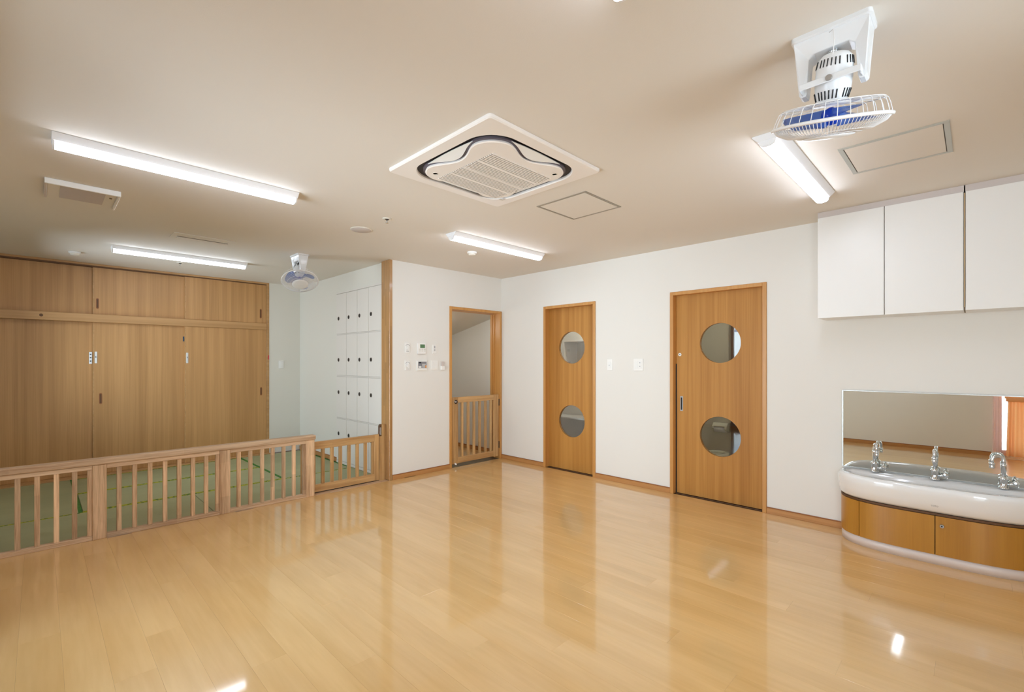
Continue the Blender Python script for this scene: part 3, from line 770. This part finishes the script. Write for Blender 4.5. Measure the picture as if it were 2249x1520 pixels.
tag(wavy(4.875, 5.02, -5.0, .03, 2.25, .012, 3).build('sheer_curtain', M['sheer'], origin=(4.95, -5.0, 0)), 'pink sheer curtain beside the orange one, seen in the mirror', 'curtain')
rd = MB().cyl((4.82, -4.975, 2.27), (6.1, -4.975, 2.27), .012, n=14).build('curtain_rod', M['steel'], origin=(5.4, -4.975, 2.27))
tag(rd, 'metal curtain rod over the window behind the camera', 'curtain rod')

# ------------------------------------------------------------------ tube lights
def lamp(x, y0, y1, label):
    """shallow trapezoid batten on the ceiling with a rounded diffuser bar, running along y"""
    t = thing('ceiling_light', label, 'light', (x, (y0 + y1) / 2, H), 'ceiling tube lights')
    P = [(x - .072, H - .0005), (x - .072, H - .006), (x - .044, H - .034), (x + .044, H - .034), (x + .072, H - .006), (x + .072, H - .0005)]
    MB().ring_sweep([[(px, yy, pz) for px, pz in P] for yy in (y0, y1)], smooth=False).build('housing', M['fixture'], t, bevel=.001)
    D = [(x - .040, H - .034)] + [(x - .036 * math.cos(a), H - .050 - .016 * math.sin(a)) for a in [PI * k / 8 for k in range(9)]] + [(x + .040, H - .034)]
    d = MB().ring_sweep([[(px, yy, pz) for px, pz in D] for yy in (y0 + .012, y1 - .012)], smooth=False).build('diffuser', M['lamp'], t)
    for yy in (y0 + .003, y1 - .012):
        MB().ring_sweep([[(px, q, pz) for px, pz in D] for q in (yy, yy + .009)], smooth=False).build('end_cap', M['fixture'], t)
    return t
L1 = lamp(1.345, -4.50, -3.29, 'long tube light nearest the camera on the left ceiling')
copy_tree(L1, (-1.415, -3.432, H), 'tube light above the tatami area, in front of the closet')
copy_tree(L1, (1.365, -1.345, H), 'tube light beyond the air conditioner, over the doorway corner')
copy_tree(L1, (3.955, -1.345, H), 'tube light partly hidden by the near fan')
copy_tree(L1, (3.955, -3.895, H), 'tube light on the ceiling above the camera, out of the picture')

# ------------------------------------------------------------------ air conditioner cassette
ax_, ay_ = 2.652, -2.618
ac = thing('air_conditioner', 'square white ceiling cassette air conditioner with four-way vents', 'air conditioner', (ax_, ay_, H))
def rsq(h, r, z, n=10, cx=ax_, cy=ay_):
    out = []
    for qx, qy, a0 in ((1, 1, 0), (-1, 1, PI / 2), (-1, -1, PI), (1, -1, 3 * PI / 2)):
        for k in range(n + 1):
            a = a0 + PI / 2 * k / n; out.append((cx + qx * (h - r) + r * math.cos(a), cy + qy * (h - r) + r * math.sin(a), z))
    return out
Z0 = H - .020
# face panel as a frame with an opening
po = [rsq(.452, .02, H - .0005), rsq(.452, .02, Z0 + .006), rsq(.446, .02, Z0), rsq(.380, .17, Z0 - .003), rsq(.376, .168, Z0 + .004), rsq(.376, .168, H - .004)]
MB().ring_sweep(po, cap=False, smooth=False).build('face_panel', M['acbody'], ac)
MB().ring_sweep([rsq(.375, .165, H - .003), rsq(.375, .165, H - .006)], smooth=False).build('duct_recess', M['black'], ac)
def plate(off, z, n=160):
    out = []
    for i in range(n):
        a = 2 * PI * i / n; h = .345 - off; r = .14
        c, s_ = math.cos(a), math.sin(a)
        # rounded square radius
        k = (abs(c) ** 4.2 + abs(s_) ** 4.2) ** (-1 / 4.2) * h
        p = [k * c, k * s_]
        ax = 0 if abs(c) > abs(s_) else 1
        sdist = p[1 - ax]
        dip = .082 * (0.5 + 0.5 * math.cos(PI * min(1, abs(sdist) / .235)))
        p[ax] -= dip * (1 if p[ax] > 0 else -1)
        out.append((ax_ + p[0], ay_ + p[1], z))
    return out
MB().ring_sweep([plate(0.008, H - .008), plate(.002, Z0 - .002), plate(0.0, Z0 - .008), plate(.006, Z0 - .012)], smooth=False).build('centre_plate', M['acbody'], ac)
MB().ring_sweep([plate(-.010, H - .0065), plate(-.010, Z0 + .002)], smooth=False).build('inner_rim', M['ventgrey'], ac)
for k in range(4):
    R = Matrix.Translation((ax_, ay_, 0)) @ Matrix.Rotation(k * PI / 2, 4, 'Z')
    po_ = [(x, .350 - .008 * (x / .205) ** 2) for x in [(-.205 + .41 * i / 16) for i in range(17)]]
    pi_ = [(x, .281 + .060 * (1 - math.cos(PI * x / .205)) / 2) for x in [(.205 - .41 * i / 16) for i in range(17)]]
    po_ = po_ + pi_[1:-1]
    zz = Z0 - .001
    MB().ring_sweep([[(x, y, zz - .006 + (y - .29) * .20) for x, y in po_], [(x, y, zz - .002 + (y - .29) * .20) for x, y in po_]], smooth=False).build('flap', M['plastic'], ac, xf=R)
GX0, GX1, GY0, GY1 = 2.364, 2.850, -2.818, -2.332
zg = Z0 - .0122
gr = B(GX0, GX1, GY0, GY1, zg - .0006, zg + .001).build('intake_grille', M['slot'], ac)
for i in range(31):
    x = GX0 + (GX1 - GX0) * (i + .0) / 30
    B(x - .0048, x + .0048, GY0, GY1, zg - .003, zg).build('slat', M['acbody'], gr)
for k in (1, 2, 3):
    x = GX0 + (GX1 - GX0) * k / 4; B(x - .008, x + .008, GY0, GY1, zg - .0034, zg).build('divider', M['acbody'], gr)
for dx, dy in ((-.245, -.255), (.255, .255)):
    MB().lathe([(.017, 0), (.017, -.0015), (.013, -.0015), (.013, 0)], (ax_ + dx + (0), ay_ + dy, zg), n=20).build('clip_ring', M['grille'], ac)
B(2.355, 2.375, -2.30, -2.265, zg - .001, zg).build('badge', M['grille'], ac)

# ------------------------------------------------------------------ hatches, vents, detectors
def hatch(x0, x1, y0, y1, mat, label, tt=.016):
    t = thing('ceiling_hatch', label, 'hatch', ((x0 + x1) / 2, (y0 + y1) / 2, H))
    z = H - .004
    for a in ((x0, x1, y0, y0 + tt), (x0, x1, y1 - tt, y1), (x0, x0 + tt, y0 + tt, y1 - tt), (x1 - tt, x1, y0 + tt, y1 - tt)):
        B(*a, z, H).build('frame_bar', mat, t, bevel=.001)
    g = .004; i0, i1, k0, k1 = x0 + tt + g, x1 - tt - g, y0 + tt + g, y1 - tt - g
    B(x0 + tt, x1 - tt, y0 + tt, y1 - tt, H - .0006, H).build('shadow_gap', M['gap'], t)
    B(i0, i1, k0, k1, H - .003, H - .0008).build('hatch_panel', M['ceil'], t)
    return t
hatch(2.380, 2.826, -1.936, -1.483, M['hatch'], 'square ceiling access hatch beside the air conditioner')
h2 = hatch(4.170, 4.618, -1.475, -1.003, M['hatch2'], 'ceiling access hatch with silver frame near the fan and wall cabinets', .022)

vt = thing('ceiling_vent', 'shallow white ceiling vent box below the nearest tube light', 'vent', (.355, -4.335, H))
x0, x1, y0, y1 = .150, .566, -4.522, -4.150
B(x1 - .014, x1, y0, y1, H - .036, H - .0005).build('rim', M['plastic'], vt, bevel=.003)
B(x0, x1 - .014, y1 - .014, y1, H - .034, H - .0005).build('rim', M['plastic'], vt, bevel=.003)
B(x0, x1 - .014, y0, y0 + .014, H - .026, H - .0005).build('rim', M['cabtrim'], vt, bevel=.003)  # duller than the two bright bars: its shade is put into the colour
B(x0, x1 - .014, y0 + .014, y1 - .014, H - .02, H - .0006).build('cover', M['ceil'], vt, bevel=.002)
gg = B(x0 + .06, x1 - .04, y0 + .075, y1 - .075, H - .0225, H - .02).build('filter_grille', M['slot'], vt)
for i in range(24):
    x = x0 + .064 + (x1 - x0 - .108) * i / 23; B(x - .0045, x + .0045, y0 + .075, y1 - .075, H - .0245, H - .0225).build('slat', M['cabtrim'], gg)
B(x1 - .16, x1 - .135, y1 - .05, y1 - .036, H - .0225, H - .02).build('latch', M['darkgrey'], vt)

v2 = thing('ceiling_vent', 'slim rectangular ceiling vent between the two left tube lights', 'vent', (-.46, -3.44, H))
B(-.585, -.365, -3.700, -3.200, H - .006, H - .0003).build('plate', M['ceil'], v2, bevel=.002)
B(-.545, -.515, -3.655, -3.245, H - .016, H - .006).build('rim', M['ceil'], v2, bevel=.002)
B(-.500, -.482, -3.655, -3.245, H - .0068, H - .006).build('slot', M['slot'], v2)
B(-.512, -.503, -3.655, -3.245, H - .010, H - .006).build('blade', M['grille'], v2)

sp = thing('ceiling_speaker', 'round white ceiling speaker near the wooden post', 'speaker', (.885, -2.56, H))
MB().lathe([(.092, -.0003), (.092, -.005), (.086, -.007)], (.885, -2.56, H), n=40).build('rim', M['plasticw'], sp)
MB().lathe([(.085, -.0068), (.083, -.009), (0.0, -.0095)], (.885, -2.56, H), n=40).build('mesh_cover', M['cabtrim'], sp)

def sprinkler(x, y, label):
    t = thing('sprinkler', label, 'sprinkler', (x, y, H))
    MB().lathe([(.036, -.0003), (.035, -.004), (.022, -.008)], (x, y, H), n=28).build('collar', M['plasticw'], t)
    MB().lathe([(.018, -.0078), (.016, -.010)], (x, y, H), n=20).build('socket', M['darkgrey'], t)
    MB().cyl((x, y, H - .009), (x, y, H - .034), .004, n=10).build('stem', M['steel'], t)
    MB().lathe([(.012, -.034), (.012, -.037)], (x, y, H), n=16).build('deflector', M['chrome'], t)
sprinkler(1.323, -2.564, 'small sprinkler head beside the round ceiling speaker')
sprinkler(-1.895, -3.384, 'small sprinkler head just beyond the far tube light')
def smoke(x, y, label):
    t = thing('smoke_detector', label, 'smoke detector', (x, y, H))
    MB().lathe([(.050, -.0003), (.050, -.014), (.046, -.018)], (x, y, H), n=32).build('base', M['plastic'], t)
    MB().lathe([(.038, -.016), (.038, -.030), (.032, -.036), (0, -.037)], (x, y, H), n=32).build('sensor', M['plasticw'], t)
smoke(-2.03, -4.28, 'round smoke detector at the far left, above the closet')
smoke(.93, -1.33, 'round smoke detector below the tube light over the doorway corner')

# ------------------------------------------------------------------ ceiling fans
def fan(cx, cy, tilt_axis, tilt, label, spin=0.0):
    t = thing('ceiling_fan', label, 'fan', (cx, cy, H))
    o = Vector((cx, cy, H))
    T = Matrix.Translation(o)
    # mount plate and flared bracket with two arms
    MB().ring_sweep([[(x, y, z) for x, y, _ in rsq2(.118, .062, .014, 0)] for z in (0,)] + [[(x, y, -.014) for x, y, _ in rsq2(.118, .062, .014, 0)], [(x, y, -.018) for x, y, _ in rsq2(.112, .058, .014, 0)]], smooth=False).build('ceiling_plate', M['fancase'], t, xf=T)
    arch = [(-.110, -.016), (-.110, -.060), (-.102, -.110), (-.100, -.197), (-.092, -.203), (-.078, -.203), (-.074, -.190), (-.074, -.105), (-.066, -.080), (-.050, -.068),
            (.050, -.068), (.066, -.080), (.074, -.105), (.074, -.190), (.078, -.203), (.092, -.203), (.100, -.197), (.102, -.110), (.110, -.060), (.110, -.016)]
    # arms taper in depth: wide at the top, narrow at the bottom
    def depth(z): return .052 if z > -.03 else (.052 - (.052 - .022) * min(1, (-z - .03) / .07))
    m = MB(); n = len(arch)
    v = [(x, -depth(z), z) for x, z in arch] + [(x, depth(z), z) for x, z in arch]
    f = [tuple(range(n)), tuple(range(2 * n - 1, n - 1, -1))] + [(i, (i + 1) % n, n + (i + 1) % n, n + i) for i in range(n)]
    bm = bmesh.new(); bv = [bm.verts.new(p) for p in v]
    for q in f: bm.faces.new([bv[i] for i in q])
    bmesh.ops.triangulate(bm, faces=bm.faces[:2]); me = bpy.data.meshes.new('tmp'); bm.to_mesh(me); bm.free()
    MB().add([tuple(q.co) for q in me.vertices], [tuple(p.vertices) for p in me.polygons]).build('bracket', M['fancase'], t, xf=T, bevel=.003, seg=2)
    bpy.data.meshes.remove(me)
    br = MB().box(-.090, .090, -.068, -.063, -.200, -.178).box(-.090, -.085, -.063, 0, -.200, -.178).box(.085, .090, -.063, 0, -.200, -.178).build('crossbar', M['fancase'], t, xf=T, bevel=.002)
    MB().cyl((0, -.068, -.189), (0, -.073, -.189), .010, n=18).build('screw', M['steel'], br, xf=T)
    MB().cyl((-.014, 0, -.066), (.014, 0, -.066), .013, n=16).build('gimbal', M['chrome'], t, xf=T)
    MB().lathe([(.010, -.066), (.012, -.074), (.026, -.080), (.026, -.086)], (0, 0, 0), n=24).build('gimbal_cup', M['chrome'], t, xf=T)
    # tilting head about the pivot
    piv = Vector((0, 0, -.187))
    R = T @ Matrix.Translation(piv) @ Matrix.Rotation(tilt, 4, Vector(tilt_axis)) @ Matrix.Translation(-piv)
    mo = MB().lathe([(.020, -.084), (.038, -.090), (.050, -.104), (.055, -.130), (.056, -.170), (.054, -.205), (.046, -.235), (.040, -.246)], (0, 0, 0), n=40).build('motor_housing', M['fancase'], t, xf=R)
    for k in range(28):
        if k % 7 == 3: continue
        a = 2 * PI * k / 28
        c, s_ = math.cos(a), math.sin(a)
        MB().tube([(.0515 * c, .0515 * s_, -.106), (.0555 * c, .0555 * s_, -.130)], .0022, n=4).build('cooling_slot', M['darkgrey'], mo, xf=R)
        MB().tube([(.0545 * c, .0545 * s_, -.205), (.0475 * c, .0475 * s_, -.232)], .0026, n=4).build('cooling_slot', M['darkgrey'], mo, xf=R)
    MB().lathe([(.058, -.240), (.058, -.250), (.020, -.250)], (0, 0, 0), n=36).build('cage_hub', M['wire'], t, xf=R)
    zr = -.306; rr = .180
    # rear cage
    m = MB(); nw = 30
    for k in range(nw):
        a = 2 * PI * k / nw; c, s_ = math.cos(a), math.sin(a)
        m.tube([(q * c, q * s_, z) for q, z in ((.050, -.244), (.110, -.245), (.148, -.248), (.162, -.256), (.170, -.274), (rr, zr))], .0013, n=5)
    for q, z in ((.085, -.2445), (.155, -.250)):
        m.tube([(q * math.cos(2 * PI * k / 48), q * math.sin(2 * PI * k / 48), z) for k in range(48)], .0016, n=5, closed=True)
    m.build('rear_cage', M['wire'], t, xf=R)
    MB().tube([(rr * math.cos(2 * PI * k / 64), rr * math.sin(2 * PI * k / 64), zr) for k in range(64)], .0062, n=8, closed=True).build('rim', M['wire'], t, xf=R)
    m = MB(); nw = 96
    for k in range(nw):
        a = 2 * PI * k / nw; c, s_ = math.cos(a), math.sin(a)
        m.tube([(q * c, q * s_, z) for q, z in ((rr, zr), (.165, -.325), (.130, -.342), (.070, -.351))], .0014, n=4)
    for q, z in ((.130, -.342), (.098, -.348)):
        m.tube([(q * math.cos(2 * PI * k / 48), q * math.sin(2 * PI * k / 48), z) for k in range(48)], .0012, n=5, closed=True)
    m.build('front_cage', M['wire'], t, xf=R)
    MB().lathe([(.080, -.348), (.080, -.353), (.060, -.358), (0, -.361)], (0, 0, 0), n=36).build('front_badge', M['fancase'], t, xf=R)
    # blades
    MB().lathe([(.006, -.256), (.028, -.268), (.030, -.300), (.024, -.312), (0, -.316)], (0, 0, 0), n=28).build('blade_hub', M['bladehub'], t, xf=R)
    for k in range(3):
        a0 = spin + 2 * PI * k / 3; rows = []
        for i in range(9):
            q = .022 + (.148 - .022) * i / 8; w_ = .20 + .62 * math.sin(PI * min(1, (.10 + .95 * i / 8)) * .62)
            if i == 8: w_ *= .72
            row = []
            for j_ in range(9):
                u = -1 + j_ / 4; a = a0 + u * w_ * .75 + .35 * i / 8
                row.append((q * math.cos(a), q * math.sin(a), -.290 + .030 * u * (1 - .4 * i / 8)))
            rows.append(row)
        v = [p for r_ in rows for p in r_] + [(p[0], p[1], p[2] - .0015) for r_ in rows for p in r_]; n = 9; K = 81
        f = [(i * n + j_, i * n + j_ + 1, (i + 1) * n + j_ + 1, (i + 1) * n + j_) for i in range(8) for j_ in range(8)]
        f += [tuple(K + q for q in reversed(g)) for g in f[:64]]
        MB().add(v, f, True).build('blade', M['blade'], t, xf=R)
    # pull cord
    MB().tube([(.0, -.060, -.030), (.012, -.062, -.024), (.016, -.066, -.06), (.012, -.068, -.11), (.004, -.066, -.135)], .0016, n=6).build('cord', M['wire'], t, xf=T)
    return t
def rsq2(hx, hy, r, z, n=6):
    out = []
    for qx, qy, a0 in ((1, 1, 0), (-1, 1, PI / 2), (-1, -1, PI), (1, -1, 3 * PI / 2)):
        for k in range(n + 1):
            a = a0 + PI / 2 * k / n; out.append((qx * (hx - r) + r * math.cos(a), qy * (hy - r) + r * math.sin(a), z))
    return out
fan(4.350, -2.575, (.90, .42, 0), math.radians(20), 'near white ceiling fan with blue blades, above the wall cabinets', .6)
fan(-.522, -2.550, (-.253, -.883, 0), math.radians(31), 'far white ceiling fan with blue blades, over the tatami area', 2.4)

# ------------------------------------------------------------------ switches and controls
def on_left(y0, y1, z0, z1, d=.008): return B(.0005, d, y0, y1, z0, z1)        # on the thermostat wall (x = 0)
def on_back(x0, x1, z0, z1, d=.008): return B(x0, x1, -d, -.0005, z0, z1)      # on the door wall (y = 0)
for z0, lab in ((1.446, 'white rotary fan switch, upper one next to the thermostat'), (1.241, 'white rotary fan switch, lower one next to the heater panel')):
    t = thing('rotary_switch', lab, 'switch', (0, -1.527, z0), 'rotary fan switches')
    on_left(-1.560, -1.494, z0, z0 + .118).build('plate', M['platew'], t, bevel=.003, seg=2)
    MB().cyl((.008, -1.525, z0 + .053), (.020, -1.525, z0 + .053), .022, .020, n=28).build('knob', M['plastic'], t)
    MB().tube([(.0085, -1.525 + .024 * math.cos(a), z0 + .080 + .018 * math.sin(a)) for a in [PI * k / 8 for k in range(9)]], .0020, n=6).build('dial_mark', M['grey'], t)
    B(.008, .009, -1.543, -1.507, z0 + .016, z0 + .020).build('label_print', M['grey'], t)
t = thing('thermostat', 'white air conditioner control with green screen', 'thermostat', (0, -1.334, 1.437))
on_left(-1.392, -1.276, 1.437, 1.564, .016).build('case', M['platew'], t, bevel=.004, seg=2)
B(.016, .0168, -1.358, -1.290, 1.507, 1.550).build('screen', M['green'], t)
for k in range(3):
    for r_ in range(2):
        B(.016, .0175, -1.372 + k * .034, -1.350 + k * .034, 1.488 - r_ * .020, 1.496 - r_ * .020).build('button', M['grille'], t)
B(.0005, .012, -1.388, -1.280, 1.434, 1.438).build('lower_edge', M['cabtrim'], t)
t = thing('heater_panel', 'grey-faced heater control panel with orange button', 'control panel', (0, -1.33, 1.238))
on_left(-1.403, -1.257, 1.238, 1.355, .014).build('case', M['platew'], t, bevel=.004, seg=2)
B(.014, .0148, -1.384, -1.266, 1.266, 1.344).build('face', M['grey'], t)
B(.0148, .0158, -1.374, -1.342, 1.325, 1.341).build('display', M['darkgrey'], t)
B(.0148, .0158, -1.378, -1.340, 1.270, 1.290).build('button', M['platew'], t)
for k in range(3):
    for r_ in range(3):
        B(.0148, .0156, -1.328 + k * .017, -1.315 + k * .017, 1.276 + r_ * .016, 1.285 + r_ * .016).build('button', M['platew'], t)
B(.0148, .0162, -1.286, -1.268, 1.272, 1.300).build('button', M['orange'], t)['label'] = 'orange button'
t = thing('indicator_switch', 'narrow white switch plate with dark marks right of the thermostat', 'switch', (0, -1.14, 1.44))
on_left(-1.170, -1.112, 1.442, 1.552).build('plate', M['platew'], t, bevel=.003, seg=2)
for z in (1.474, 1.492, 1.512, 1.528): B(.008, .009, -1.150, -1.134, z, z + .009).build('mark', M['grey'], t)
t = thing('light_switch', 'wide white light switch plate right of the heater panel', 'switch', (0, -1.14, 1.243))
on_left(-1.196, -1.086, 1.243, 1.360).build('plate', M['platew'], t, bevel=.003, seg=2)
for y0 in (-1.182, -1.138):
    for z0 in (1.262, 1.304): B(.008, .011, y0, y0 + .038, z0, z0 + .036).build('rocker', M['plastic'], t, bevel=.001)
t = thing('remote_holder', 'white remote control in a wall holder beside the doorway', 'remote control', (0, -1.02, 1.237))
B(.0005, .024, -1.052, -.996, 1.240, 1.290).build('holder', M['platew'], t, bevel=.003)
B(.004, .019, -1.046, -1.002, 1.255, 1.345).build('remote', M['cabtrim'], t, bevel=.003)
t = thing('light_switch', 'narrow white light switch between the narrow door and the wide door', 'switch', (1.768, 0, 1.243))
on_back(1.733, 1.804, 1.245, 1.372).build('plate', M['platew'], t, bevel=.003, seg=2)
B(1.750, 1.787, -.011, -.008, 1.268, 1.345).build('rocker', M['plastic'], t, bevel=.001)
B(1.758, 1.768, -.012, -.011, 1.300, 1.306).build('mark', M['grey'], t)
t = thing('light_switch', 'wide white light switch close to the wide door', 'switch', (2.125, 0, 1.243))
on_back(2.068, 2.182, 1.245, 1.375).build('plate', M['platew'], t, bevel=.003, seg=2)
for x0 in (2.084, 2.128): B(x0, x0 + .038, -.011, -.008, 1.268, 1.350).build('rocker', M['plastic'], t, bevel=.001)
for zz in (1.290, 1.328): B(2.142, 2.152, -.012, -.011, zz, zz + .006).build('mark', M['grey'], t)
t = thing('light_switch', 'white light switch on the alcove wall beside the closet', 'switch', (X, -2.0, 1.243))
B(X + .0005, X + .008, -2.034, -1.962, 1.243, 1.360).build('plate', M['platew'], t, bevel=.003, seg=2)
B(X + .008, X + .011, -2.016, -1.980, 1.266, 1.338).build('rocker', M['plastic'], t, bevel=.001)

# ------------------------------------------------------------------ scaffold outside (seen reflected in the round glass)
sc_ = thing('scaffold', 'pipe scaffold outside, reflected in the round glass of the wide door', 'scaffold', (2.0, -6.5, 0))
for x in (.2, 1.0, 1.8, 2.6, 3.4):
    MB().cyl((x, -6.5, -.5), (x, -6.5, 4.5), .035, n=10).build('upright', M['scaff'], sc_)
for z in (.6, 1.35, 2.05, 2.75, 3.4):
    MB().cyl((-.2, -6.45, z), (3.8, -6.45, z), .03, n=10).build('cross_pipe', M['scaff'], sc_)
for z in (1.25, 3.0):
    B(-.2, 3.8, -7.1, -6.55, z, z + .05).build('walk_board', M['scaff'], sc_)
